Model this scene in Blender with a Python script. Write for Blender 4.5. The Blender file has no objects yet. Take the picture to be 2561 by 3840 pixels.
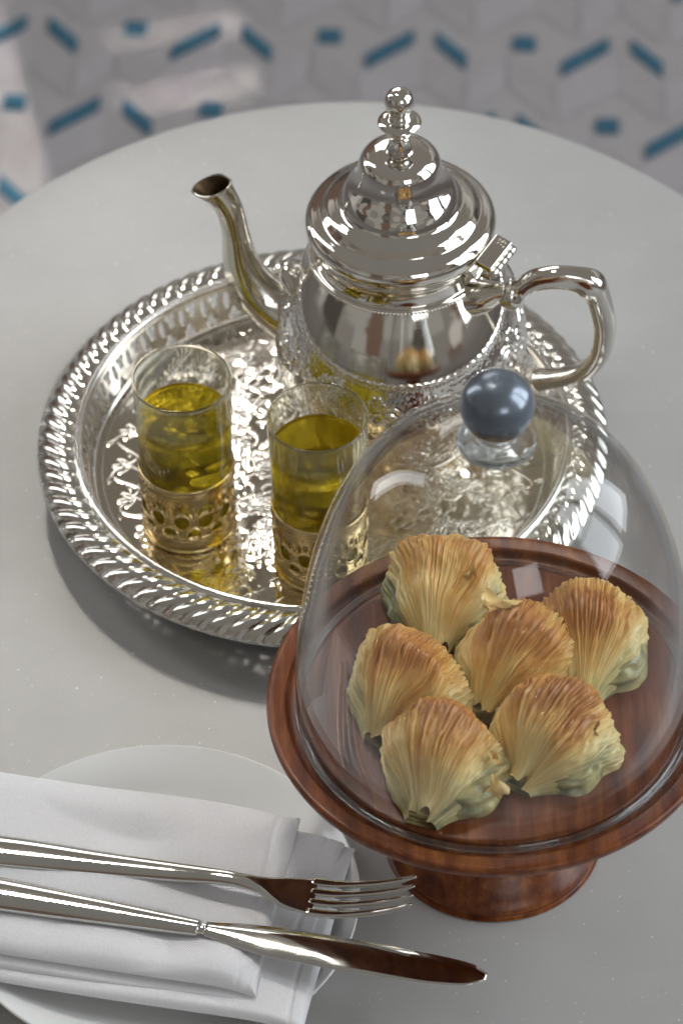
import bpy, bmesh, math, random
import numpy as np
from mathutils import Vector, Matrix

rng = np.random.default_rng(7)
random.seed(7)
scene = bpy.context.scene
COL = scene.collection
T = 0.55                      # height of the table top above the carpet
R = math.radians

# ------------------------------------------------------------------ camera
cam_data = bpy.data.cameras.new('camera')
cam = bpy.data.objects.new('camera', cam_data)
COL.objects.link(cam)
cam_data.sensor_fit = 'VERTICAL'
cam_data.sensor_height = 36.0
cam_data.sensor_width = 24.0
cam_data.lens = 165.4
cam_data.clip_start = 0.05
cam_data.clip_end = 60.0
pit, rol, dist = R(45.07), R(-1.28), 2.537
f_ = Vector((0, math.cos(pit), -math.sin(pit)))
r0 = Vector((1, 0, 0)); u0 = r0.cross(f_)
r_ = r0 * math.cos(rol) + u0 * math.sin(rol)
u_ = -r0 * math.sin(rol) + u0 * math.cos(rol)
M = Matrix((r_, u_, -f_)).transposed().to_4x4()
M.translation = Vector((0, 0, T)) - f_ * dist
cam.matrix_world = M
cam_data.dof.use_dof = True
cam_data.dof.focus_distance = 2.33
cam_data.dof.aperture_fstop = 9.5
scene.camera = cam

# ------------------------------------------------------------------ room light
world = bpy.data.worlds.new('World'); scene.world = world
world.use_nodes = True
wn, wl = world.node_tree.nodes, world.node_tree.links
bg = wn['Background']
tc = wn.new('ShaderNodeTexCoord'); sp = wn.new('ShaderNodeSeparateXYZ')
rp = wn.new('ShaderNodeValToRGB')
wl.new(tc.outputs['Generated'], sp.inputs[0])
mr = wn.new('ShaderNodeMapRange'); mr.inputs[1].default_value = -1; mr.inputs[2].default_value = 1
wl.new(sp.outputs[2], mr.inputs[0]); wl.new(mr.outputs[0], rp.inputs[0])
e = rp.color_ramp.elements
e[0].position = 0.0; e[0].color = (.10, .095, .095, 1)
e[1].position = 1.0; e[1].color = (.21, .205, .195, 1)
for pos, c in ((.50, (.15, .14, .13)), (.56, (.17, .16, .145)), (.66, (.20, .185, .17)), (.80, (.215, .195, .17)), (.90, (.215, .20, .18))):
    n = rp.color_ramp.elements.new(pos); n.color = (*c, 1)
# furniture and openings of the room around, seen only as broken reflections
at2 = wn.new('ShaderNodeMath'); at2.operation = 'ARCTAN2'
wl.new(sp.outputs[1], at2.inputs[0]); wl.new(sp.outputs[0], at2.inputs[1])
cmb = wn.new('ShaderNodeCombineXYZ')
m1 = wn.new('ShaderNodeMath'); m1.operation = 'MULTIPLY'; m1.inputs[1].default_value = 1.7
m2 = wn.new('ShaderNodeMath'); m2.operation = 'MULTIPLY'; m2.inputs[1].default_value = 2.6
wl.new(at2.outputs[0], m1.inputs[0]); wl.new(sp.outputs[2], m2.inputs[0])
wl.new(m1.outputs[0], cmb.inputs[0]); wl.new(m2.outputs[0], cmb.inputs[1])
vor = wn.new('ShaderNodeTexVoronoi'); vor.distance = 'CHEBYCHEV'; vor.voronoi_dimensions = '2D'; vor.inputs['Scale'].default_value = 2.2; vor.inputs['Randomness'].default_value = .8
wl.new(cmb.outputs[0], vor.inputs['Vector'])
sc = wn.new('ShaderNodeSeparateColor'); wl.new(vor.outputs['Color'], sc.inputs[0])
vr = wn.new('ShaderNodeValToRGB'); wl.new(sc.outputs[0], vr.inputs[0]); vr.color_ramp.interpolation = 'CONSTANT'
ve = vr.color_ramp.elements
ve[0].position = 0; ve[0].color = (.045, .038, .033, 1); ve[1].position = .85; ve[1].color = (.55, .53, .50, 1)
for pos, c in ((.20, (.14, .08, .055)), (.32, (.22, .205, .19)), (.6, (.33, .32, .30))):
    n = ve.new(pos); n.color = (*c, 1)
band = wn.new('ShaderNodeValToRGB'); wl.new(mr.outputs[0], band.inputs[0])
be = band.color_ramp.elements
be[0].position = .46; be[0].color = (0, 0, 0, 1); be[1].position = .80; be[1].color = (0, 0, 0, 1)
for pos in (.50, .70):
    n = be.new(pos); n.color = (.8, .8, .8, 1)
mixc = wn.new('ShaderNodeMixRGB'); wl.new(band.outputs[0], mixc.inputs[0]); wl.new(rp.outputs[0], mixc.inputs[1]); wl.new(vr.outputs[0], mixc.inputs[2])
wl.new(mixc.outputs[0], bg.inputs['Color'])
bg.inputs['Strength'].default_value = 1.0


def area(name, loc, target, sx, sy, power, color, spread=180):
    l = bpy.data.lights.new(name, 'AREA'); l.shape = 'RECTANGLE'
    l.size, l.size_y, l.energy, l.color = sx, sy, power, color
    l.spread = R(spread)
    o = bpy.data.objects.new(name, l); COL.objects.link(o)
    o.location = loc
    d = Vector(target) - Vector(loc)
    o.rotation_euler = d.to_track_quat('-Z', 'Y').to_euler()
    return o


WR = 5.6
SUN = Vector((.104, -.489, -.866)).normalized()


def sunbeam(name, target, sx, sy, irr, back=2.6, spread=1.0):
    tgt = Vector(target)
    return area(name, tgt - SUN * back, tgt, sx, sy, irr * sx * sy, (1.0, .95, .87), spread)


sunbeam('sunbeam_table', (-.075, -.03, T), .36, .66, 1.35, 2.6, 10)
sunbeam('sunbeam_carpet_edge', (-.29, 1.02, 0), .10, .40, 2.6, 2.2, .5)
sunbeam('sunbeam_carpet_upper', (-.122, 1.083, 0), .105, .026, 2.4, 1.8, .8)
sunbeam('sunbeam_carpet_lower', (-.112, 1.012, 0), .112, .030, 2.4, 1.8, .8)
# window panes of the room, to the right and behind the table
for yy in (-.42, .42):
    for zz_, hh_ in ((.62, .78), (1.62, .98)):
        area('window_light', (1.65, yy, T + zz_), (1.65 - 2.0, yy - .05, T + zz_ - .35), .66, hh_, WR * 3.1416 * .66 * hh_, (.88, .94, 1.0))
area('window_light', (-.35, 2.6, T + 1.72), (-.1, .2, T), 1.0, .75, 3.0 * 3.1416 * .75, (.97, .98, 1.0))
area('window_light', (-1.5, .9, T + 1.15), (0, 0, T + .4), .34, 1.7, 5.5 * 3.1416 * .58, (.94, .97, 1.0))
area('window_light', (1.0, -2.6, T + 1.5), (0, 0, T + .1), .9, 1.0, 4.2 * 3.1416 * .9, (.95, .97, 1.0))

vs = scene.view_settings
vs.view_transform = 'Standard'; vs.look = 'None'; vs.exposure = -0.05; vs.gamma = 1.0
vs.use_curve_mapping = False
cy = scene.cycles
cy.use_denoising = True
cy.use_adaptive_sampling = True; cy.adaptive_threshold = .02; cy.adaptive_min_samples = 24
cy.max_bounces = 11; cy.glossy_bounces = 6; cy.transmission_bounces = 10
cy.transparent_max_bounces = 24; cy.diffuse_bounces = 3
cy.sample_clamp_indirect = 6.0
cy.blur_glossy = 0.3
cy.caustics_reflective = False; cy.caustics_refractive = True


# ------------------------------------------------------------------ helpers
def mesh_np(name, verts, faces, smooth=True):
    me = bpy.data.meshes.new(name)
    verts = np.asarray(verts, dtype=np.float32).reshape(-1, 3)
    if isinstance(faces, np.ndarray):
        k = faces.shape[1]; nf = faces.shape[0]
        me.vertices.add(len(verts)); me.vertices.foreach_set('co', verts.ravel())
        me.loops.add(nf * k); me.loops.foreach_set('vertex_index', faces.astype(np.int32).ravel())
        me.polygons.add(nf)
        me.polygons.foreach_set('loop_start', np.arange(0, nf * k, k, dtype=np.int32))
        me.polygons.foreach_set('loop_total', np.full(nf, k, dtype=np.int32))
        me.update(calc_edges=True)
    else:
        me.from_pydata([tuple(map(float, v)) for v in verts], [], faces)
    if smooth:
        me.polygons.foreach_set('use_smooth', np.ones(len(me.polygons), dtype=bool))
    me.validate(); me.update()
    return me


def link(name, me, mat, parent=None, loc=None):
    o = bpy.data.objects.new(name, me); COL.objects.link(o)
    if mat is not None:
        me.materials.clear(); me.materials.append(mat)
    if parent is not None: o.parent = parent
    if loc is not None: o.location = loc
    return o


def thing(name, label, cat, loc=(0, 0, 0), rz=0.0, group=None):
    o = bpy.data.objects.new(name, None); COL.objects.link(o)
    o.empty_display_size = .02
    o.location = loc; o.rotation_euler = (0, 0, rz)
    o['label'] = label; o['category'] = cat
    if group: o['group'] = group
    return o


def grid_faces(nu, nv, wrap_u=True, wrap_v=False, mask=None, flip=False):
    """vertex index = j*nu+i ; i along u, j along v"""
    iu = np.arange(nu if wrap_u else nu - 1); jv = np.arange(nv if wrap_v else nv - 1)
    I, J = np.meshgrid(iu, jv)
    I2 = (I + 1) % nu; J2 = (J + 1) % nv
    f = np.stack([J * nu + I, J * nu + I2, J2 * nu + I2, J2 * nu + I], -1)
    if flip: f = f[..., ::-1]
    if mask is not None: return f[mask]
    return f.reshape(-1, 4)


def spline(pts, n, closed=False):
    """Catmull-Rom through pts (any dims) -> n samples"""
    P = np.asarray(pts, float)
    if P.ndim == 1: P = P[:, None]
    m = len(P)
    t = np.linspace(0, m - 1, n); i = np.clip(t.astype(int), 0, m - 2); u = (t - i)[:, None]
    g = lambda k: P[np.clip(k, 0, m - 1)]
    p0, p1, p2, p3 = g(i - 1), g(i), g(i + 1), g(i + 2)
    p0 = np.where((i == 0)[:, None], 2 * p1 - p2, p0)
    p3 = np.where((i == m - 2)[:, None], 2 * p2 - p1, p3)
    return .5 * (2 * p1 + (p2 - p0) * u + (2 * p0 - 5 * p1 + 4 * p2 - p3) * u**2 + (3 * p1 - p0 - 3 * p2 + p3) * u**3)


def lathe(name, prof, n=128, smooth_n=None, close=False):
    """prof list of (r,z); closes caps when r==0"""
    P = np.asarray(prof, float)
    if smooth_n: P = spline(P, smooth_n)
    P[:, 0] = np.maximum(P[:, 0], 1e-5)
    a = np.linspace(0, 2 * np.pi, n, endpoint=False)
    V = np.stack([P[:, 0:1] * np.cos(a), P[:, 0:1] * np.sin(a), np.repeat(P[:, 1:2], n, 1)], -1)
    return mesh_np(name, V, grid_faces(n, len(P), True, close))


def tube(name, path, radii, n=24, m=64, squash=None, up=(0, 0, 1), caps=True, ex=1.0):
    P = spline(path, m); rr = spline(radii, m)[:, 0]
    sq = np.ones(m) if squash is None else spline(squash, m)[:, 0]
    Tn = np.gradient(P, axis=0); Tn /= np.linalg.norm(Tn, axis=1)[:, None]
    upv = np.asarray(up, float)
    S = np.cross(Tn, upv); ln = np.linalg.norm(S, axis=1)[:, None]
    S = S / np.maximum(ln, 1e-6)
    N = np.cross(S, Tn)
    a = np.linspace(0, 2 * np.pi, n, endpoint=False)
    ca = np.sign(np.cos(a)) * np.abs(np.cos(a))**ex; sa = np.sign(np.sin(a)) * np.abs(np.sin(a))**ex
    V = P[:, None, :] + S[:, None, :] * (rr[:, None] * ca)[..., None] + N[:, None, :] * ((rr * sq)[:, None] * sa)[..., None]
    V = V.reshape(-1, 3)
    F = grid_faces(n, m, True).tolist()
    if caps:
        F.append(list(range(n))[::-1]); F.append([(m - 1) * n + k for k in range(n)])
    return mesh_np(name, V, F)


def box_bm(bm, c, s, rot=None):
    res = bmesh.ops.create_cube(bm, size=1.0)
    M_ = Matrix.Translation(c) @ (rot if rot is not None else Matrix.Identity(4)) @ Matrix.Diagonal((*s, 1))
    bmesh.ops.transform(bm, matrix=M_, verts=res['verts'])


def bevel_box(name, c, s, rot=None, bev=.0006, seg=2):
    bm = bmesh.new(); box_bm(bm, c, s, rot)
    bmesh.ops.bevel(bm, geom=bm.edges[:], offset=bev, segments=seg, affect='EDGES', profile=.5)
    me = bpy.data.meshes.new(name); bm.to_mesh(me); bm.free()
    return me


def noise1(n, k, seed):
    """smooth periodic-free 1-D noise"""
    g = np.random.default_rng(seed).normal(size=k)
    return spline(g, n)[:, 0]


def noise2(nu, nv, ku, kv, seed):
    g = np.random.default_rng(seed).normal(size=(kv, ku))
    a = spline(g, nv); return spline(a.T, nu).T


def splat(H, pts, rad, h):
    """stamp soft bumps into the height raster; pts are (col,row) floats, columns wrap"""
    pts = np.asarray(pts, float)
    if len(pts) == 0: return
    rad = np.broadcast_to(rad, len(pts)); h = np.broadcast_to(h, len(pts))
    k = int(math.ceil(float(np.max(rad)) * 2.2))
    o = np.arange(-k, k + 1)
    OX, OY = np.meshgrid(o, o); OX, OY = OX.ravel(), OY.ravel()
    cx, cy_ = np.round(pts[:, 0]).astype(int), np.round(pts[:, 1]).astype(int)
    X = cx[:, None] + OX; Y = cy_[:, None] + OY
    d2 = (X - pts[:, 0:1])**2 + (Y - pts[:, 1:2])**2
    val = h[:, None] * np.exp(-d2 / (rad[:, None]**2))
    ok = (Y >= 0) & (Y < H.shape[0])
    np.maximum.at(H, (Y[ok], X[ok] % H.shape[1]), val[ok])


def curve_pts(fn, n): 
    t = np.linspace(0, 1, n); return np.stack(fn(t), -1)


# ------------------------------------------------------------------ materials
def new_mat(name):
    m = bpy.data.materials.new(name); m.use_nodes = True
    nt = m.node_tree; b = nt.nodes['Principled BSDF']
    return m, nt, b


def nd(nt, kind, **kw):
    n = nt.nodes.new(kind)
    for k, v in kw.items():
        if k.startswith('i_'): n.inputs[k[2:].replace('_', ' ')].default_value = v
        else: setattr(n, k, v)
    return n


def noise_node(nt, scale, detail=4, rough=.5, stretch=None, coord='Object'):
    t = nd(nt, 'ShaderNodeTexCoord'); mp = nd(nt, 'ShaderNodeMapping')
    if stretch: mp.inputs['Scale'].default_value = stretch
    n = nd(nt, 'ShaderNodeTexNoise'); n.inputs['Scale'].default_value = scale
    n.inputs['Detail'].default_value = detail; n.inputs['Roughness'].default_value = rough
    nt.links.new(t.outputs[coord], mp.inputs[0]); nt.links.new(mp.outputs[0], n.inputs['Vector'])
    return n


def ramp(nt, src, stops):
    r = nd(nt, 'ShaderNodeValToRGB')
    el = r.color_ramp.elements
    el[0].position, el[0].color = stops[0][0], (*stops[0][1], 1)
    el[1].position, el[1].color = stops[-1][0], (*stops[-1][1], 1)
    for p, c in stops[1:-1]:
        x = el.new(p); x.color = (*c, 1)
    nt.links.new(src, r.inputs[0]); return r


def bump(nt, src, strength, distance, bsdf=None):
    b = nd(nt, 'ShaderNodeBump'); b.inputs['Strength'].default_value = strength
    b.inputs['Distance'].default_value = distance
    nt.links.new(src, b.inputs['Height'])
    if bsdf is not None: nt.links.new(b.outputs[0], bsdf.inputs['Normal'])
    return b


def metal(name, col, rough, rvar=.05, scale=60, bmp=.0, stretch=None):
    m, nt, b = new_mat(name)
    b.inputs['Metallic'].default_value = 1
    n = noise_node(nt, scale, 5, .6, stretch)
    c = ramp(nt, n.outputs[0], [(.3, tuple(x * .93 for x in col)), (.7, col)])
    nt.links.new(c.outputs[0], b.inputs['Base Color'])
    q = nd(nt, 'ShaderNodeMapRange'); q.inputs[1].default_value = .3; q.inputs[2].default_value = .75
    q.inputs[3].default_value = max(.01, rough - rvar); q.inputs[4].default_value = rough + rvar
    nt.links.new(n.outputs[0], q.inputs[0]); nt.links.new(q.outputs[0], b.inputs['Roughness'])
    if bmp: bump(nt, n.outputs[0], 1.0, bmp, b)
    return m


SILVER = metal('polished_silver', (.83, .80, .745), .055, .03, 45, .00002)
SILVER_CAST = metal('cast_silver', (.80, .765, .68), .10, .04, 120, .00010)
ROPE = metal('rope_silver', (.74, .72, .67), .15, .04, 90, .00003)
SILVER_SATIN = metal('satin_silver', (.80, .78, .74), .20, .06, 90, .00004)
GILT = metal('worn_gilt_holder', (.78, .62, .34), .15, .06, 300, .00005)
STEEL = metal('cutlery_steel', (.76, .75, .71), .065, .03, 40, .00001)


def etched(name, col, lo, hi):
    m, nt, b = new_mat(name)
    b.inputs['Metallic'].default_value = 1
    at = nd(nt, 'ShaderNodeAttribute', attribute_name='etch')
    c = ramp(nt, at.outputs['Fac'], [(0, col), (1, (.88, .87, .84))])
    nt.links.new(c.outputs[0], b.inputs['Base Color'])
    q = nd(nt, 'ShaderNodeMapRange'); q.inputs[3].default_value = lo; q.inputs[4].default_value = hi
    nt.links.new(at.outputs['Fac'], q.inputs[0]); nt.links.new(q.outputs[0], b.inputs['Roughness'])
    n = noise_node(nt, 1800, 2, .5); bump(nt, n.outputs[0], .25, .00006, b)
    return m


TRAY_FLOOR = etched('engraved_tray_silver', (.66, .60, .51), .055, .17)
POT_BODY = etched('chased_teapot_silver', (.83, .80, .745), .05, .12)


def glass_mat(name, tint, ior, rough, thru, thru_col):
    m = bpy.data.materials.new(name); m.use_nodes = True
    nt = m.node_tree; nt.nodes.remove(nt.nodes['Principled BSDF'])
    out = nt.nodes['Material Output']
    g = nd(nt, 'ShaderNodeBsdfGlass'); g.inputs['Color'].default_value = (*tint, 1)
    g.inputs['IOR'].default_value = ior; g.inputs['Roughness'].default_value = rough
    t = nd(nt, 'ShaderNodeBsdfTransparent'); t.inputs['Color'].default_value = (*thru_col, 1)
    x = nd(nt, 'ShaderNodeMixShader'); x.inputs[0].default_value = thru
    nt.links.new(g.outputs[0], x.inputs[1]); nt.links.new(t.outputs[0], x.inputs[2])
    nt.links.new(x.outputs[0], out.inputs['Surface'])
    return m


GLASS = glass_mat('clear_drinking_glass', (.99, .995, .985), 1.48, 0, .28, (.96, .98, .95))
TEA = glass_mat('green_tea', (1.0, .905, .24), 1.335, 0, .14, (1.0, .92, .30))
nt = TEA.node_tree; x0 = [n for n in nt.nodes if n.type == 'MIX_SHADER'][0]
tl = nd(nt, 'ShaderNodeBsdfTranslucent'); tl.inputs['Color'].default_value = (1.0, .68, .05, 1)
x1 = nd(nt, 'ShaderNodeMixShader'); x1.inputs[0].default_value = .12
nt.links.new(x0.outputs[0], x1.inputs[1]); nt.links.new(tl.outputs[0], x1.inputs[2])
nt.links.new(x1.outputs[0], nt.nodes['Material Output'].inputs['Surface'])

# blown glass of the dome: a thin shell, so it lets light straight through and mirrors by Fresnel
DOME = bpy.data.materials.new('blown_dome_glass'); DOME.use_nodes = True
nt = DOME.node_tree; nt.nodes.remove(nt.nodes['Principled BSDF'])
lw = nd(nt, 'ShaderNodeLayerWeight'); lw.inputs['Blend'].default_value = .5
tr = nd(nt, 'ShaderNodeBsdfTransparent')
rc = ramp(nt, lw.outputs['Facing'], [(.0, (.985, .99, .985)), (.70, (.96, .97, .97)), (.9, (.86, .885, .89)), (1, (.60, .63, .65))])
nt.links.new(rc.outputs[0], tr.inputs[0])
gl = nd(nt, 'ShaderNodeBsdfGlossy'); gl.inputs['Roughness'].default_value = .015
mx = nd(nt, 'ShaderNodeMixShader')
nn = noise_node(nt, 14, 2, .5); bp = bump(nt, nn.outputs[0], .3, .002)
nt.links.new(bp.outputs[0], gl.inputs['Normal']); nt.links.new(bp.outputs[0], lw.inputs['Normal'])
p5 = nd(nt, 'ShaderNodeMath', operation='POWER'); p5.inputs[1].default_value = 3.6
nt.links.new(lw.outputs['Facing'], p5.inputs[0])
sch = nd(nt, 'ShaderNodeMath', operation='MULTIPLY_ADD'); sch.inputs[1].default_value = .9; sch.inputs[2].default_value = .031
nt.links.new(p5.outputs[0], sch.inputs[0])
nt.links.new(sch.outputs[0], mx.inputs[0]); nt.links.new(tr.outputs[0], mx.inputs[1]); nt.links.new(gl.outputs[0], mx.inputs[2])
gb = nd(nt, 'ShaderNodeBsdfGlass'); gb.inputs['IOR'].default_value = 1.5; gb.inputs['Roughness'].default_value = 0.0
er = nd(nt, 'ShaderNodeMapRange'); er.inputs[1].default_value = .80; er.inputs[2].default_value = 1.0; er.inputs[3].default_value = 0; er.inputs[4].default_value = .5
nt.links.new(lw.outputs['Facing'], er.inputs[0])
mg = nd(nt, 'ShaderNodeMixShader')
nt.links.new(er.outputs[0], mg.inputs[0]); nt.links.new(mx.outputs[0], mg.inputs[1]); nt.links.new(gb.outputs[0], mg.inputs[2])
nt.links.new(mg.outputs[0], nt.nodes['Material Output'].inputs['Surface'])

CLEAR = glass_mat('solid_clear_glass', (.95, .97, .98), 1.5, 0, .2, (.95, .97, .98))

KNOB, nt, b = new_mat('blue_grey_knob')
b.inputs['Base Color'].default_value = (.17, .205, .25, 1); b.inputs['Metallic'].default_value = .55
b.inputs['Roughness'].default_value = .28; b.inputs['Coat Weight'].default_value = .5

WOOD, nt, b = new_mat('reddish_acacia_wood')
n1 = noise_node(nt, 9, 6, .6, (14, 1.3, 14)); n2 = noise_node(nt, 60, 5, .7, (20, 1.0, 20))
n3 = noise_node(nt, 14, 2, .5)
mxn = nd(nt, 'ShaderNodeMath', operation='MULTIPLY_ADD'); mxn.inputs[1].default_value = .35
nt.links.new(n2.outputs[0], mxn.inputs[0]); nt.links.new(n1.outputs[0], mxn.inputs[2])
md = nd(nt, 'ShaderNodeMath', operation='MULTIPLY_ADD'); md.inputs[1].default_value = .25
nt.links.new(n3.outputs[0], md.inputs[0]); nt.links.new(mxn.outputs[0], md.inputs[2])
rc = ramp(nt, md.outputs[0], [(.55, (.040, .009, .003)), (.70, (.100, .024, .008)), (.84, (.165, .046, .013)), (1.0, (.27, .092, .028))])
nt.links.new(rc.outputs[0], b.inputs['Base Color'])
b.inputs['Roughness'].default_value = .30; b.inputs['Specular IOR Level'].default_value = .32
bump(nt, n2.outputs[0], .25, .0003, b)

PORC, nt, b = new_mat('white_porcelain')
b.inputs['Base Color'].default_value = (.86, .87, .865, 1); b.inputs['Roughness'].default_value = .10
n = noise_node(nt, 30, 2); bump(nt, n.outputs[0], .05, .0002, b)

CLOTH, nt, b = new_mat('white_cotton_twill')
w = nd(nt, 'ShaderNodeTexWave', wave_type='BANDS', bands_direction='DIAGONAL')
w.inputs['Scale'].default_value = 420; w.inputs['Distortion'].default_value = 1.5; w.inputs['Detail'].default_value = 2
t = nd(nt, 'ShaderNodeTexCoord'); nt.links.new(t.outputs['Object'], w.inputs['Vector'])
n = noise_node(nt, 900, 3, .6)
ad = nd(nt, 'ShaderNodeMath', operation='ADD'); nt.links.new(w.outputs['Fac'], ad.inputs[0]); nt.links.new(n.outputs[0], ad.inputs[1])
bump(nt, ad.outputs[0], .35, .00025, b)
rc = ramp(nt, n.outputs[0], [(.3, (.77, .775, .80)), (.7, (.85, .855, .88))]); nt.links.new(rc.outputs[0], b.inputs['Base Color'])
b.inputs['Roughness'].default_value = .9; b.inputs['Sheen Weight'].default_value = .25

TABLE, nt, b = new_mat('pale_grey_composite')
n = noise_node(nt, 7, 6, .6, (1, 1.4, 1)); s2 = noise_node(nt, 900, 3, .6)
gx = nd(nt, 'ShaderNodeMath', operation='MULTIPLY_ADD'); gx.inputs[1].default_value = .45; nt.links.new(s2.outputs[0], gx.inputs[0]); nt.links.new(n.outputs[0], gx.inputs[2])
rc = ramp(nt, gx.outputs[0], [(.40, (.395, .39, .378)), (1.0, (.515, .51, .495))])
sr = ramp(nt, noise_node(nt, 420, 2, .4).outputs[0], [(.715, (0, 0, 0)), (.76, (1, 1, 1))])
sx_ = nd(nt, 'ShaderNodeMixRGB'); sx_.inputs[2].default_value = (.78, .78, .76, 1)
nt.links.new(sr.outputs[0], sx_.inputs[0]); nt.links.new(rc.outputs[0], sx_.inputs[1]); nt.links.new(sx_.outputs[0], b.inputs['Base Color'])
st_ = noise_node(nt, 5, 6, .65, (1.2, 9, 1))
q = nd(nt, 'ShaderNodeMapRange'); q.inputs[1].default_value = .35; q.inputs[2].default_value = .7
q.inputs[3].default_value = .30; q.inputs[4].default_value = .42
nt.links.new(st_.outputs[0], q.inputs[0]); nt.links.new(q.outputs[0], b.inputs['Roughness'])
bump(nt, s2.outputs[0], .12, .0001, b)


def carpet_mat(name, c1, c2):
    m, nt, b = new_mat(name)
    n = noise_node(nt, 220, 4, .7); v = noise_node(nt, 25, 3, .6)
    mm = nd(nt, 'ShaderNodeMath', operation='MULTIPLY_ADD'); mm.inputs[1].default_value = .5
    nt.links.new(v.outputs[0], mm.inputs[0]); nt.links.new(n.outputs[0], mm.inputs[2])
    rc = ramp(nt, mm.outputs[0], [(.5, c1), (1.0, c2)]); nt.links.new(rc.outputs[0], b.inputs['Base Color'])
    b.inputs['Roughness'].default_value = 1; b.inputs['Sheen Weight'].default_value = .2
    bump(nt, n.outputs[0], .8, .002, b)
    return m


CARPET = carpet_mat('grey_carpet', (.345, .325, .33), (.41, .39, .395))
CARPET_L = carpet_mat('pale_lilac_carpet', (.360, .335, .352), (.43, .405, .425))
CARPET_D = carpet_mat('dark_grey_carpet', (.325, .305, .312), (.39, .37, .378))
CARPET_B = carpet_mat('teal_blue_carpet', (.012, .075, .13), (.03, .15, .23))

PASTRY, nt, b = new_mat('baked_phyllo')
at = nd(nt, 'ShaderNodeAttribute', attribute_name='bake')
n = noise_node(nt, 260, 5, .65); n4 = noise_node(nt, 90, 4, .6)
ml = nd(nt, 'ShaderNodeMath', operation='MULTIPLY_ADD'); ml.inputs[1].default_value = .34; ml.inputs[2].default_value = -.17
nt.links.new(n4.outputs[0], ml.inputs[0])
sm = nd(nt, 'ShaderNodeMath', operation='ADD'); nt.links.new(at.outputs['Fac'], sm.inputs[0]); nt.links.new(ml.outputs[0], sm.inputs[1])
rc = ramp(nt, sm.outputs[0], [(.02, (.21, .215, .115)), (.16, (.52, .46, .21)), (.34, (.78, .63, .30)), (.56, (.77, .53, .20)), (.74, (.63, .345, .10)), (.95, (.45, .19, .05))])
nt.links.new(rc.outputs[0], b.inputs['Base Color'])
b.inputs['Roughness'].default_value = .34
b.inputs['Subsurface Weight'].default_value = .08; b.inputs['Subsurface Radius'].default_value = (.004, .002, .0008)
b.inputs['Subsurface Scale'].default_value = .6
bump(nt, n.outputs[0], .5, .0004, b)

LOWER = PASTRY.copy(); LOWER.name = 'syrup_soaked_phyllo'
nt = LOWER.node_tree; b = nt.nodes['Principled BSDF']
b.inputs['Roughness'].default_value = .24; b.inputs['Subsurface Weight'].default_value = .4
n = noise_node(nt, 150, 4, .6, (1, 1, 3)); bump(nt, n.outputs[0], .6, .0010, b)

DARK, nt, b = new_mat('dark_bore_metal')  # mottled dark brown metal for the inside of the spout
n = noise_node(nt, 120, 4)
rc = ramp(nt, n.outputs[0], [(.3, (.05, .03, .015)), (.7, (.16, .10, .05))]); nt.links.new(rc.outputs[0], b.inputs['Base Color'])
b.inputs['Metallic'].default_value = .7; b.inputs['Roughness'].default_value = .45

# ------------------------------------------------------------------ carpet
bm = bmesh.new()
bmesh.ops.create_grid(bm, x_segments=8, y_segments=8, size=4.0)
me = bpy.data.meshes.new('carpet'); bm.to_mesh(me); bm.free()
carpet = link('carpet', me, CARPET)
carpet['kind'] = 'structure'; carpet['label'] = 'grey patterned carpet on the floor beyond the table'


def inlay(name, poly, mat, h):
    n = len(poly)
    V = [(x, y, 0.0005) for x, y in poly] + [(x, y, h) for x, y in poly]
    F = [list(range(n, 2 * n))] + [[i, (i + 1) % n, n + (i + 1) % n, n + i] for i in range(n)]
    return link(name, mesh_np(name, V, F, False), mat, carpet)


A = np.array((.1516, -.0147)); B = np.array((.0592, -.1013)); O = np.array((-.1526, 1.0878))
for i in range(-3, 5):
    for j in range(-2, 4):
        o = O + A * i + B * j
        if not (-.40 < o[0] < .42 and .80 < o[1] < 1.30): continue
        d = lambda x, y: tuple(o + A / .1523 * x + np.array((.0147, .1516)) / .1523 * y)
        # faint facets of the block pattern
        inlay('pale_facet', [d(.070, -.004), d(.108, -.042), d(.108, -.086), d(.074, -.052)], CARPET_D, .0009)
        inlay('pale_facet', [d(.070, -.004), d(.074, -.052), d(.030, -.090), d(.026, -.044)], CARPET_L, .0009)
        inlay('pale_facet', [d(-.012, -.012), d(.022, -.044), d(.022, -.088), d(-.010, -.052)], CARPET_D, .0009)
        inlay('pale_facet', [d(-.014, -.012), d(-.012, -.052), d(-.040, -.086), d(-.042, -.044)], CARPET_L, .0009)
        # blue marks: a small square and two slanted dashes
        inlay('blue_square', [d(-.0085, -.0075), d(.0085, -.0075), d(.0085, .0085), d(-.0085, .0085)], CARPET_B, .0028)
        inlay('blue_dash', [d(.0305, -.0365), d(.0655, -.004), d(.0655, .012), d(.0305, -.0205)], CARPET_B, .0028)
        inlay('blue_dash', [d(.0835, -.006), d(.1085, -.0335), d(.1085, -.0165), d(.0835, .0105)], CARPET_B, .0028)

# ------------------------------------------------------------------ table
table = thing('pedestal_table', 'pale grey stone-look table with a curved far edge above the carpet', 'table')
ta, tb, tcx, tcy = .325, .45, .005, -.105
na = 256
prof = [(0, -.022), (.94, -.022), (.985, -.020), (.996, -.012), (1.0, -.006), (.9985, -.0022), (.9955, -.0006), (.991, 0), (.9, 0), (.5, 0), (0, 0)]
a = np.linspace(0, 2 * np.pi, na, endpoint=False)
V = np.array([[(tcx + max(r, 1e-4) * ta * math.cos(t), tcy + max(r, 1e-4) * tb * math.sin(t), T + z) for t in a] for r, z in prof])
link('tabletop', mesh_np('tabletop', V, grid_faces(na, len(prof))), TABLE, table)
link('pedestal', lathe('pedestal', [(0, .03), (.05, .03), (.045, .06), (.035, .12), (.035, T - .08), (.06, T - .03), (.10, T - .0225), (0, T - .0225)], 48), STEEL, table, (tcx, tcy, 0))
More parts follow.
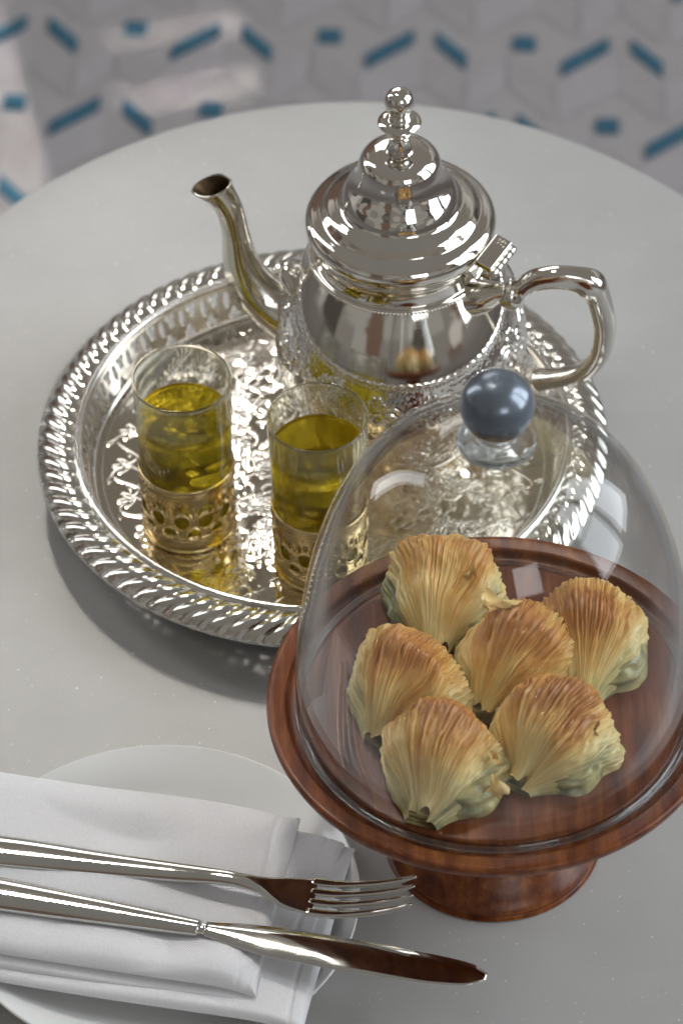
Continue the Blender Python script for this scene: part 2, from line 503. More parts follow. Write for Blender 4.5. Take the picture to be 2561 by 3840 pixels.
link('base', lathe('base', [(0, .008), (.19, .008), (.2, .012), (.2, .018), (.19, .022), (.06, .032), (0, .032)], 64), STEEL, table, (tcx, tcy, 0))

# ------------------------------------------------------------------ tray
TRX, TRY = -.0092, .025
tray = thing('serving_tray', 'round engraved silver tray with pierced gallery and rope-twist rim', 'tray', (TRX, TRY, T))
ZF = .0135
# chased floor
N = 500; half = .1252; cell = 2 * half / N
H = np.zeros((N + 1, N + 1))
px = lambda x, y: np.stack([(x + half) / cell, (y + half) / cell], -1)


def polar_pts(r, th): return px(r * np.cos(th), r * np.sin(th))


def petal(cx, cy_, ang, ln, wd, n=26):
    t = np.linspace(0, 2 * np.pi, n)
    lx = ln * .5 * (1 - np.cos(t)); ly = wd * np.sin(t) * (.35 + .65 * lx / ln)
    return px(cx + lx * np.cos(ang) - ly * np.sin(ang), cy_ + lx * np.sin(ang) + ly * np.cos(ang))


rr_ = np.random.default_rng(3)
nb = 26
for k in range(nb):
    th = 2 * np.pi * k / nb
    # outer sprig: a fan of curved feather strokes
    for s in (-1, 0, 1):
        r0_ = .1035
        splat(H, petal(r0_ * math.cos(th), r0_ * math.sin(th), th + s * .62, .0100 - .0015 * abs(s), .0017), .62, .45)
    splat(H, polar_pts(np.linspace(.0985, .1035, 8), th + np.linspace(.05, 0, 8)), .62, .45)
    # inner tulip ring
    for s in (-1, 0, 1):
        r0_, th0 = .0885, th + .12
        splat(H, petal(r0_ * math.cos(th0), r0_ * math.sin(th0), th0 + s * .75, .0085, .0022), 1.0, 1.0)
    splat(H, polar_pts(np.full(8, .0868), th + .12 + np.linspace(-.03, .03, 8)), 1.2, .9)
# flower clusters and scrolls filling the middle
for k in range(150):
    r = .082 * math.sqrt(rr_.random()); th = rr_.random() * 6.283
    cx, cy_ = r * math.cos(th), r * math.sin(th)
    if k % 3 == 0:
        a0 = rr_.random() * 6.28
        for s in range(6): splat(H, petal(cx, cy_, a0 + s * 1.047, .0072, .0017), .95, 1.0)
    else:
        t = np.linspace(0, 1, 44); a0 = rr_.random() * 6.28; sg = rr_.choice((-1, 1))
        rad = .0085 * (1 - t * .85); an = a0 + sg * t * 8.5
        splat(H, px(cx + rad * np.cos(an), cy_ + rad * np.sin(an)), 1.05, 1.0)
for k in range(700):
    r = .084 * math.sqrt(rr_.random()); th = rr_.random() * 6.283; a0 = rr_.random() * 6.28
    t = np.linspace(-1, 1, 9); ln = .0022 + .002 * rr_.random(); bend = rr_.normal() * .5
    splat(H, px(r * math.cos(th) + ln * t * np.cos(a0 + bend * t), r * math.sin(th) + ln * t * np.sin(a0 + bend * t)), .85, .75)
t = np.linspace(0, 6.2832, 2600)
splat(H, polar_pts(np.full(2600, .1195), t), .9, .7)
splat(H, polar_pts(.1075 + .0065 * np.sin(nb * t), t), .62, .40)
for k in range(nb * 4):
    th = 2 * np.pi * k / (nb * 4); rv = .1075 + .0065 * math.sin(nb * th); sd_ = 1 if k % 2 else -1
    splat(H, petal(rv * math.cos(th), rv * math.sin(th), th + sd_ * (1.0 + .3 * rr_.normal()) + (0 if k % 4 < 2 else 3.1416), .0055 + .001 * rr_.random(), .0013, 18), .58, .38)
    splat(H, polar_pts(np.array([.0985 + .0012 * rr_.normal()]), np.array([th])), .9, .4)
g = np.linspace(-half, half, N + 1); X, Y = np.meshgrid(g, g)
RR = np.hypot(X, Y)
Z = ZF + .00055 * H + .00012 * noise2(N + 1, N + 1, 9, 9, 5)
fm = (RR[:-1, :-1] < .1245)
F = grid_faces(N + 1, N + 1, False, False, fm)
V = np.stack([X, Y, Z], -1).reshape(-1, 3)
used = np.unique(F); remap = np.full(len(V), -1); remap[used] = np.arange(len(used))
me = mesh_np('floor_plate', V[used], remap[F])
at_ = me.attributes.new('etch', 'FLOAT', 'POINT'); at_.data.foreach_set('value', np.clip(H, 0, 1).ravel()[used].astype(np.float32))
link('floor_plate', me, TRAY_FLOOR, tray)
link('underside', lathe('underside', [(0, ZF - .0012), (.1235, ZF - .0012), (.1255, ZF - .0004), (.1262, ZF + .0014), (.1252, ZF + .0022), (.1238, ZF + .0016), (.123, ZF + .0005)], 256), SILVER_SATIN, tray)
# pierced gallery
NU, per, NV = 56, 36, 46
nu = NU * per
U_ = (np.arange(nu) + .5) / per % 1.0; Vv = (np.arange(NV - 1) + .5) / (NV - 1)
UU, VV = np.meshgrid(U_, Vv)
wu, wh = .0144, .0215


def circ(u, v, r): 
    du = (UU - u + .5) % 1 - .5
    return (du * wu)**2 + ((VV - v) * wh)**2 < r * r


def ell(u, v, a_, b_, tilt=0):
    du = ((UU - u + .5) % 1 - .5) * wu; dv = (VV - v) * wh
    c, s = math.cos(tilt), math.sin(tilt)
    return ((du * c + dv * s) / a_)**2 + ((-du * s + dv * c) / b_)**2 < 1


hole = ell(.74, .62, .0016, .0046, .06)
hole |= circ(.14, .80, .0015) | circ(.36, .80, .0015) | circ(.25, .60, .0016) | ell(.25, .70, .0017, .0022)
hole |= circ(.36, .15, .0016) | circ(.62, .15, .0016) | circ(.49, .32, .0014) | ell(.49, .21, .0018, .0020)
v = np.linspace(0, 1, NV)
gr = .1238 + .0062 * v**1.3; gz = ZF + .001 + .0215 * v
a = np.linspace(0, 2 * np.pi, nu, endpoint=False)
V = np.stack([gr[:, None] * np.cos(a), gr[:, None] * np.sin(a), np.repeat(gz[:, None], nu, 1)], -1)
go = link('gallery', mesh_np('gallery', V, grid_faces(nu, NV, True, False, ~hole)), SILVER_SATIN, tray)
sd = go.modifiers.new('sheet', 'SOLIDIFY'); sd.thickness = .0008; sd.offset = 1
# plain moulding between gallery and rope rim
zt = ZF + .0225
link('moulding', lathe('moulding', [(.1296, zt - .003), (.1294, zt - .0005), (.1300, zt + .0012), (.1316, zt + .0022), (.1332, zt + .0018), (.1341, zt + .0008), (.1347, zt - .0004), (.133, zt - .002), (.131, zt - .004)], 320, 40, False), SILVER_SATIN, tray)
# gadrooned rope rim
NG, sg = 86, 18
nu = NG * sg; ns = 30
s = np.linspace(0, 1, ns)
cr = .1340 + (.1527 - .1340) * (1 - (1 - s)**1.30)
cz = zt - .0004 + .0016 * np.sin(np.pi * np.clip(s * 1.2, 0, 1)) - .0070 * s**2.4
a = np.linspace(0, 2 * np.pi, nu, endpoint=False)
S_, A_ = np.meshgrid(s, a, indexing='ij')
ph = (NG * A_ / (2 * np.pi) + 1.45 * S_ - .10 * np.sin(2 * np.pi * S_)) % 1.0
lobe = np.abs(np.sin(np.pi * ph))**.75
env = np.clip(np.minimum(S_ / .16, (1 - S_) / .10), 0, 1); env = env * env * (3 - 2 * env)
dr = np.gradient(cr, s); dz = np.gradient(cz, s); ln = np.hypot(dr, dz)
nr, nz = -dz / ln, dr / ln
hgt = (lobe - .55) * .0016 * env
rad = cr[:, None] + nr[:, None] * hgt; zz = cz[:, None] + nz[:, None] * hgt
V = np.stack([rad * np.cos(A_), rad * np.sin(A_), zz], -1)
ro = link('rope_rim', mesh_np('rope_rim', V, grid_faces(nu, ns)), ROPE, tray)
sd = ro.modifiers.new('sheet', 'SOLIDIFY'); sd.thickness = .0009; sd.offset = -1
link('edge_wire', lathe('edge_wire', [(.1524 + .0008 * math.cos(q_), cz[-1] + .0008 * math.sin(q_)) for q_ in np.linspace(0, 6.2832, 10, endpoint=False)], 320, None, True), SILVER, tray)
foot_me = lathe('foot', [(0, 0), (.0035, .0004), (.0058, .0026), (.0062, .005), (.0048, .0078), (.0032, .009), (.0045, .0105), (.007, ZF - .001), (0, ZF - .001)], 28, 36)
for k in range(4):
    q_ = R(246 + 90 * k)
    link('foot', foot_me if k == 0 else foot_me, SILVER_SATIN if k == 0 else None, tray, (.121 * math.cos(q_), .121 * math.sin(q_), 0))

# ------------------------------------------------------------------ teapot
PX, PY = .0341, .0513
PZ = ZF + .0004
pot = thing('teapot', 'silver chased teapot with domed finial lid standing on the tray', 'teapot', (PX, PY, T))
bp_ = [(.036, PZ), (.0395, .0155), (.041, .019), (.0405, .022), (.044, .027), (.053, .038), (.0615, .052), (.0665, .066), (.0677, .078), (.0664, .092), (.0632, .105), (.0588, .117), (.0540, .1275), (.0497, .1355), (.0468, .1405)]
nz_, nu = 250, 1024
P = spline(bp_, 1200)
L = np.concatenate([[0], np.cumsum(np.hypot(*np.diff(P, axis=0).T))])
sl = np.linspace(0, L[-1], nz_)
P = np.stack([np.interp(sl, L, P[:, 0]), np.interp(sl, L, P[:, 1])], -1)
H = np.zeros((nz_, nu))
a = np.linspace(0, 2 * np.pi, nu, endpoint=False)
zrow = lambda z: np.interp(z, P[:, 1], np.arange(nz_))
# scalloped upper limit of the chasing: low towards the viewer, climbing to spout and handle
zlim = lambda th: .1030 + .016 * np.clip(np.abs(((np.asarray(th) + np.pi / 2 + np.pi) % (2 * np.pi) - np.pi)) / 1.15, 0, 1.3)**2.2 + .0008 * np.abs(np.sin(np.asarray(th) * 44))
col = lambda th: np.asarray(th) / (2 * np.pi) * nu
rp_ = np.random.default_rng(11)
th = np.linspace(0, 2 * np.pi, 1500)
splat(H, np.stack([col(th), zrow(np.minimum(zlim(th), .1400))], -1), 1.3, .6)
splat(H, np.stack([col(th), zrow(np.minimum(zlim(th), .1400)) - 5], -1)[::7], 1.4, .6)
NC = 14
for k in range(NC):
    c0 = nu * k / NC; w = nu / NC
    top = float(zrow(min(float(zlim(2 * np.pi * k / NC)), .134))); bot = float(zrow(.024))
    for row, sc in ((bot + (top - bot) * .80, 1.0), (bot + (top - bot) * .42, 1.25), (bot + (top - bot) * .12, .8)):
        off = w * .5 if sc > 1.1 else 0
        for sgn in (-1, 1):
            for q_ in range(4):      # palmette petals
                an = 1.57 + sgn * (.28 + .55 * q_); lng = (17 - 2.2 * q_) * sc
                t = np.linspace(0, 2 * np.pi, 34); lx = lng * .5 * (1 - np.cos(t)); ly = 3.4 * sc * np.sin(t) * (.3 + .7 * lx / lng)
                splat(H, np.stack([c0 + off + lx * np.cos(an) - ly * np.sin(an), row + lx * np.sin(an) + ly * np.cos(an)], -1), 1.25, .95)
                splat(H, np.stack([c0 + off + np.linspace(.3, .85, 7) * lng * np.cos(an), row + np.linspace(.3, .85, 7) * lng * np.sin(an)], -1), 1.2, .6)
            t = np.linspace(0, 1, 60)    # scrolls
            rad = 15 * sc * (1 - .82 * t); an = (1.57 - sgn * 1.2) + sgn * t * 9
            splat(H, np.stack([c0 + off + sgn * w * .27 + rad * np.cos(an), row - 8 * sc + rad * np.sin(an)], -1), 1.5, 1.1)
            t = np.linspace(0, 1, 40)
            splat(H, np.stack([c0 + off + sgn * (t * w * .5), row - 14 * sc + 16 * sc * np.sin(t * 3.1) * (1 - .4 * t)], -1), 1.9, 1.25)
        splat(H, np.stack([c0 + off + 4.5 * np.cos(np.linspace(0, 6.28, 14)), row - 5 + 4.5 * np.sin(np.linspace(0, 6.28, 14))], -1), 1.2, 1.0)
# stippled ground
q_ = 9000
pts = np.stack([rp_.random(q_) * nu, rp_.random(q_) * nz_], -1)
splat(H, pts, .9, .38)
lim = zrow(np.minimum(zlim(a), .1402)); rows = np.arange(nz_)
keep = (rows[:, None] <= lim[None, :] + 2.5) & (rows[:, None] > zrow(.0215))
H = np.where(keep, H, 0)
# drop the ground slightly below the smooth panel
soft = np.clip((lim[None, :] - rows[:, None]) / 3, 0, 1) * keep
dr = np.gradient(P[:, 0]); dz = np.gradient(P[:, 1]); ln = np.hypot(dr, dz)
nr, nzv = dz / ln, -dr / ln
hg = .00085 * H - .00045 * soft
rad = P[:, 0:1] + nr[:, None] * hg; zz = P[:, 1:2] + nzv[:, None] * hg
V = np.stack([rad * np.cos(a), rad * np.sin(a), zz], -1)
me = mesh_np('body', V, grid_faces(nu, nz_))
at_ = me.attributes.new('etch', 'FLOAT', 'POINT'); at_.data.foreach_set('value', np.clip(H, 0, 1).ravel().astype(np.float32))
link('body', me, POT_BODY, pot)
link('base_plate', lathe('base_plate', [(0, PZ + .0003), (.030, PZ + .0003), (.0362, PZ), (.0362, PZ + .001)], 64), SILVER, pot)
# neck collar with bead row
link('neck', lathe('neck', [(.0466, .1392), (.0475, .1399), (.0477, .1408), (.0470, .1417), (.0455, .1424), (.0449, .1440), (.0448, .1490), (.0456, .1530), (.0464, .1550), (.0455, .1558), (.043, .1558)], 128, 60), SILVER, pot)
bead_bm = bmesh.new()
for k in range(150):
    q_ = 2 * math.pi * k / 150
    bmesh.ops.create_icosphere(bead_bm, subdivisions=1, radius=.0008, matrix=Matrix.Translation((.0480 * math.cos(q_), .0480 * math.sin(q_), .1406)))
me = bpy.data.meshes.new('bead_row'); bead_bm.to_mesh(me); bead_bm.free()
me.polygons.foreach_set('use_smooth', np.ones(len(me.polygons), dtype=bool))
link('bead_row', me, SILVER, pot)
# lid
ZL = .1575
lid_prof = [(0, .1565), (.042, .1565), (.0462, .1562), (.0480, .1575), (.0494, .1600), (.0499, .1630), (.0492, .1662), (.0470, .1689), (.0440, .1704), (.0418, .1713), (.0404, .1728), (.0382, .1750), (.0350, .1767), (.0324, .1779), (.0311, .1795), (.0301, .1826), (.0283, .1862), (.0258, .1898), (.0237, .1936), (.0223, .1978), (.0214, .2020), (.0202, .2058), (.0174, .2090), (.0130, .2108), (.0085, .2116), (.0065, .2118), (0, .2119)]
lid = link('lid', lathe('lid', lid_prof, 160, 240), SILVER, pot)
ZK = .2114
ZL = .1610
link('finial', lathe('finial', [(0, ZK - .001), (0.00672, ZK - .001), (0.00693, ZK + .0015), (0.00611, ZK + .004), (0.00550, ZK + .0075), (0.00550, ZK + .0105), (0.00631, ZK + .0125), (0.00509, ZK + .0140), (0.00529, ZK + .0150), (0.00865, ZK + .0168), (0.01100, ZK + .0185), (0.01110, ZK + .0196), (0.00916, ZK + .0212), (0.00611, ZK + .0222), (0.00570, ZK + .0240), (0.00509, ZK + .0252), (0.00652, ZK + .0272), (0.00754, ZK + .0308), (0.00744, ZK + .0345), (0.00591, ZK + .0378), (0.00366, ZK + .0394), (0, ZK + .0398)], 64, 140), SILVER, lid)
# hinge towards the handle
ha = R(-30)
hinge_rot = Matrix.Rotation(ha, 4, 'Z')
hc = lambda r, t, z: (hinge_rot @ Vector((r, t, z)))
tilt = hinge_rot @ Matrix.Rotation(R(14), 4, 'Y')
hinge = link('hinge', bevel_box('hinge', hc(.0548, 0, ZL + .0022), (.0095, .0235, .0036), tilt, .0005), SILVER, pot)
link('hinge_leaf', bevel_box('hinge_leaf', hc(.0562, 0, ZL - .0042), (.0060, .0235, .0030), hinge_rot, .0005), SILVER_CAST, hinge)
for k in range(5):
    tt = -.0094 + .0047 * k
    p0, p1 = hc(.0603, tt - .0022, ZL - .0012), hc(.0603, tt + .0022, ZL - .0012)
    link('knuckle', tube('knuckle', [p0, (p0 + p1) / 2, p1], [.0023] * 3, 16, 4, None, (0, 0, 1)), SILVER, hinge)
# size stamp on the hinge plate
fc = bpy.data.curves.new('size_stamp', 'FONT'); fc.body = '68'; fc.size = .0062; fc.extrude = .00025; fc.align_x = 'CENTER'; fc.align_y = 'CENTER'
tmp_ = bpy.data.objects.new('tmp_stamp', fc); COL.objects.link(tmp_)
bpy.context.view_layer.update()
sm_ = bpy.data.meshes.new_from_object(tmp_.evaluated_get(bpy.context.evaluated_depsgraph_get()))
bpy.data.objects.remove(tmp_)
so = link('size_stamp', sm_, SILVER_CAST, hinge)
so.matrix_local = Matrix.Translation(hc(.0552, .0078, ZL + .0041)) @ tilt @ Matrix.Rotation(R(-90), 4, 'Z')
# spout
sp_path = [(-.0500, .0124, .0812), (-.0600, .0148, .0850), (-.0715, .0176, .0935), (-.0800, .0197, .1050), (-.0848, .0209, .1205), (-.0866, .0214, .1375), (-.0888, .0220, .1520), (-.0935, .0232, .1630), (-.0985, .0246, .1685)]
sp_rad = [.0185, .0165, .0142, .0122, .0094, .0073, .0072, .0083, .0104]
ns, mu = 90, 40
Pp = spline(sp_path, ns); rr = spline(sp_rad, ns)[:, 0]
Tn = np.gradient(Pp, axis=0); Tn /= np.linalg.norm(Tn, axis=1)[:, None]
sv = np.cross(Tn, (0, 0, 1.0)); sv[:] = np.array((.24, .97, 0)) ; sv /= np.linalg.norm(sv, axis=1)[:, None]
nv_ = np.cross(sv, Tn)
aa = np.linspace(0, 2 * np.pi, mu, endpoint=False)
# slightly faceted section like the casting
fac = 1 + .05 * np.cos(4 * aa)
tiltk = np.clip((np.linspace(0, 1, ns) - .86) / .14, 0, 1)
V = Pp[:, None] + sv[:, None] * (rr[:, None] * np.cos(aa) * fac)[..., None] * .92 + nv_[:, None] * (rr[:, None] * np.sin(aa) * fac)[..., None]
# mouth cut obliquely, lip thrown out to the left
cut = (tiltk[:, None] * (np.sin(aa) * rr[:, None]))
V = V + Tn[:, None] * (-.45 * cut)[..., None]
inner = Pp[-26:, None] + sv[-26:, None] * ((rr[-26:, None] - .0014) * np.cos(aa))[..., None] * .92 + nv_[-26:, None] * ((rr[-26:, None] - .0014) * np.sin(aa))[..., None] + Tn[-26:, None] * (-.45 * cut[-26:])[..., None]
VV_ = np.concatenate([V.reshape(-1, 3), (inner[-1] + Tn[-1] * .0001).reshape(-1, 3)])
spout = link('spout', mesh_np('spout', VV_, grid_faces(mu, ns + 1)), SILVER_CAST, pot)
link('spout_bore', mesh_np('spout_bore', inner, grid_faces(mu, 26, True, False, None, True)), DARK, spout)
# pear-shaped boss where the spout meets the shoulder
bs = bmesh.new(); bmesh.ops.create_uvsphere(bs, u_segments=32, v_segments=20, radius=1)
bmesh.ops.transform(bs, matrix=Matrix.Translation((-.0490, .0090, .1060)) @ Matrix.Rotation(R(-36), 4, 'Y') @ Matrix.Diagonal((.0090, .0165, .0235, 1)), verts=bs.verts)
me = bpy.data.meshes.new('spout_boss'); bs.to_mesh(me); bs.free()
me.polygons.foreach_set('use_smooth', np.ones(len(me.polygons), dtype=bool))
link('spout_boss', me, SILVER, spout)
# handle: conical socket, knuckle, faceted grip
hp = [(.0340, -.0278, .1325), (.0420, -.0305, .1365), (.0500, -.0325, .1410), (.0540, -.0335, .1420)]
link('handle_socket', tube('handle_socket', hp, [.0112, .0092, .0056, .0046], 28, 40), SILVER_CAST, pot)
hpath = [(.0530, -.0333, .1418), (.0570, -.0340, .1398), (.0614, -.0340, .1440), (.0690, -.0342, .1500), (.0800, -.0350, .1524), (.0900, -.0350, .1508), (.0975, -.0350, .1470), (.1012, -.0347, .1405), (.1046, -.0338, .1260), (.1062, -.0325, .1105), (.1036, -.0302, .0920), (.0950, -.0270, .0772), (.0840, -.0225, .0690), (.0720, -.0160, .0615)]
hrad = [.0048, .0070, .0050, .0056, .0061, .0066, .0078, .0064, .0062, .0057, .0052, .0047, .0046, .0056]
handle = link('handle', tube('handle', hpath, hrad, 32, 150, [1, 1, .95, .85, .8, .8, .85, .8, .7, .7, .8, .9, 1, 1.1], (.2, .97, 0), True, .62), SILVER, pot)

# ------------------------------------------------------------------ tea glasses
def holder_mesh():
    nu, nv = 12 * 44, 70
    hh = .047
    v = np.linspace(0, 1, nv); a = np.linspace(0, 2 * np.pi, nu, endpoint=False)
    uc = (np.arange(nu) + .5) / 44 % 1.0; vc = (np.arange(nv - 1) + .5) / (nv - 1)
    Uc, Vc = np.meshgrid(uc, vc); W = 2 * math.pi * .0257 / 12
    def cc(u, vv, ru, rv, arr=(Uc, Vc)):
        du = ((arr[0] - u + .5) % 1 - .5) * W; dv = (arr[1] - vv) * hh
        return (du / ru)**2 + (dv / rv)**2
    hole = (cc(.5, .50, .0040, .0047) < 1) | (cc(0, .31, .0034, .0036) < 1) & (Vc > .27) | (cc(.5, .70, .0016, .0024) < 1) | (cc(.24, .66, .0011, .0022) < 1) | (cc(.76, .66, .0011, .0022) < 1)
    uv = np.arange(nu) / 44 % 1.0
    UVu, UVv = np.meshgrid(uv, v); arr = (UVu, UVv)
    h = np.zeros((nv, nu))
    g_ = lambda val, w: np.exp(-((np.sqrt(val) - 1) / w)**2)
    h = np.maximum(h, g_(cc(.5, .50, .0045, .0052, arr), .14))
    h = np.maximum(h, g_(cc(0, .31, .0039, .0042, arr), .14))
    for k in range(-3, 4):      # palmette leaves above each pillar
        an = k * .42
        du = ((UVu + .5) % 1 - .5) * W; dv = (UVv - .52) * hh
        lx = du * math.sin(an) + dv * math.cos(an); ly = du * math.cos(an) - dv * math.sin(an)
        ll = .0098 - .0009 * abs(k) * 1.5
        tt = np.clip(lx / ll, 0, 1)
        leaf = (lx > 0) * (lx < ll) * np.clip(1 - np.abs(ly) / (.0011 * np.sin(np.pi * tt**.8) + 1e-5), 0, 1)
        h = np.maximum(h, leaf)
    rope = .55 + .45 * np.sin(2 * np.pi * (UVu * 9 + UVv * 26))
    h = np.where((UVv > .86) & (UVv < .95), rope, h)
    h = np.where((UVv > .155) & (UVv < .215), rope * .8, h)
    h = np.maximum(h, np.exp(-((UVv - .975) / .016)**2)); h = np.maximum(h, .8 * np.exp(-((UVv - .845) / .010)**2))
    h = np.maximum(h, .7 * np.exp(-((UVv - .235) / .010)**2)); h = np.maximum(h, .9 * np.exp(-((UVv - .0) / .03)**2))
    rad = .02385 + .0011 * v[:, None] + .0008 * h
    V = np.stack([rad * np.cos(a), rad * np.sin(a), np.repeat((v * hh)[:, None], nu, 1)], -1)
    return mesh_np('metal_holder', V, grid_faces(nu, nv, True, False, ~hole))


HOLD = holder_mesh()
GL_H = .1062
glass_me = lathe('glass', [(0, .0015), (.0195, .0015), (.0222, .0022), (.0230, .0042), (.0233, .012), (.0243, .045), (.0253, .075), (.02615, .1045), (.0263, .1055), (.0262, .1061), (.0256, .1064), (.0250, .1060), (.0247, .1045), (.0238, .075), (.0228, .045), (.0218, .014), (.0212, .0095), (.0190, .0080), (0, .0078)], 96)


def tea_me(level):
    ro_ = lambda z: np.interp(z, [.0085, .0095, .014, .045, .075, .1045], [.0205, .0213, .02195, .02295, .02395, .02485])
    zs = np.linspace(.0095, level, 16)
    pr_ = [(0, .0077), (.0185, .0079), (.0206, .0086)] + [(float(ro_(z)), float(z)) for z in zs] + [(float(ro_(level)) - .0006, level + .0002), (float(ro_(level)) - .0016, level - .0004), (float(ro_(level)) - .003, level - .0006), (0, level - .0007)]
    return lathe('tea', pr_, 96)


def tea_glass(x, y, rz, level, label, first):
    g_ = thing('tea_glass', label, 'glass', (x, y, T + ZF + .0005), rz, 'glasses of tea on the tray')
    link('glass', glass_me, GLASS, g_)
    link('tea', tea_me(level), TEA, g_)
    h_ = link('metal_holder', HOLD, GILT, g_)
    sd = h_.modifiers.new('sheet', 'SOLIDIFY'); sd.thickness = .0006; sd.offset = -1
    link('holder_base', lathe('holder_base', [(0, .0003), (.0238, .0003), (.0249, .0006), (.0252, .002), (.0246, .0035), (.0236, .0014), (0, .0012)], 96), GILT, g_)


tea_glass(-.0812, -.0190, R(8), .0800, 'green tea glass in ornate holder, nearer the tray rim and clear of the dome', True)
tea_glass(-.0113, -.0505, R(-4), .0850, 'green tea glass in ornate holder, partly behind the glass dome', False)

# ------------------------------------------------------------------ cake stand
SX, SY = .0723, -.2358
stand = thing('cake_stand', 'reddish wooden pedestal stand carrying the pastries', 'cake stand', (SX, SY, T))
ZP = .1000
link('plate', lathe('plate', [(0, ZP - .012), (.030, ZP - .012), (.065, ZP - .0118), (.092, ZP - .0095), (.1020, ZP - .0065), (.1070, ZP - .0035), (.1098, ZP - .0002), (.1110, ZP + .0030), (.1111, ZP + .0048), (.1108, ZP + .0055), (.1101, ZP + .0060), (.1092, ZP + .0062), (.1080, ZP + .0061), (.1030, ZP + .0056), (.1022, ZP + .0054), (.1017, ZP + .0049), (.1013, ZP + .0040), (.1006, ZP + .0022), (.0998, ZP + .0016), (.0985, ZP + .0015), (.0940, ZP + .0015), (.0932, ZP + .0018), (.0927, ZP + .0030), (.0922, ZP + .0038), (.0912, ZP + .0042), (.0890, ZP + .0044), (.06, ZP + .0044), (0, ZP + .0044)], 240), WOOD, stand)
link('foot', lathe('foot', [(0, .0005), (.050, .0005), (.0522, .0018), (.0525, .0045), (.0505, .0075), (.0450, .0130), (.0375, .0230), (.0310, .0380), (.0278, .0560), (.0285, .0720), (.0330, .0820), (.0420, .0880), (.045, ZP - .0122), (0, ZP - .0122)], 140, 90), WOOD, stand)

dome = thing('glass_dome', 'clear bell-shaped glass dome with blue-grey knob covering the pastries', 'dome', (SX, SY, T))
ZD = ZP + .0017
op = spline([(.0967, ZD), (.0967, ZD + .012), (.0960, ZD + .035), (.0925, ZD + .066), (.0865, ZD + .098), (.0765, ZD + .128), (.0635, ZD + .151), (.0475, ZD + .1668), (.0310, ZD + .1748), (.0170, ZD + .1775), (.0001, ZD + .1785)], 70)
tn = np.gradient(op, axis=0); tn /= np.linalg.norm(tn, axis=1)[:, None]
ip = op - np.stack([tn[:, 1], -tn[:, 0]], -1) * .0026; ip[:, 0] = np.maximum(ip[:, 0], 1e-4); ip[0, 1] = ZD
link('dome_shell', lathe('dome_shell', np.concatenate([op, ip[::-1]]), 200, None, True), DOME, dome)
rim = [(.0957 + .0017 * math.cos(q_), ZD + .0016 + .0015 * math.sin(q_)) for q_ in np.linspace(0, 6.2832, 16, endpoint=False)]
link('ground_rim', lathe('ground_rim', rim, 200, None, True), CLEAR, dome)
ZC = ZD + .1783
link('collar', lathe('collar', [(0, ZC), (.0165, ZC - .0002), (.0185, ZC + .0012), (.0178, ZC + .0032), (.0130, ZC + .0050), (.0095, ZC + .0062), (.0090, ZC + .0085), (0, ZC + .0085)], 72, 60), CLEAR, dome)
link('knob', lathe('knob', [(0, ZC + .0082), (.0060, ZC + .0084), (.0105, ZC + .0098), (.0148, ZC + .0140), (.0170, ZC + .0205), (.0170, ZC + .0258), (.0148, ZC + .0325), (.0100, ZC + .0372), (.0050, ZC + .0391), (0, ZC + .0395)], 72, 80), KNOB, dome)


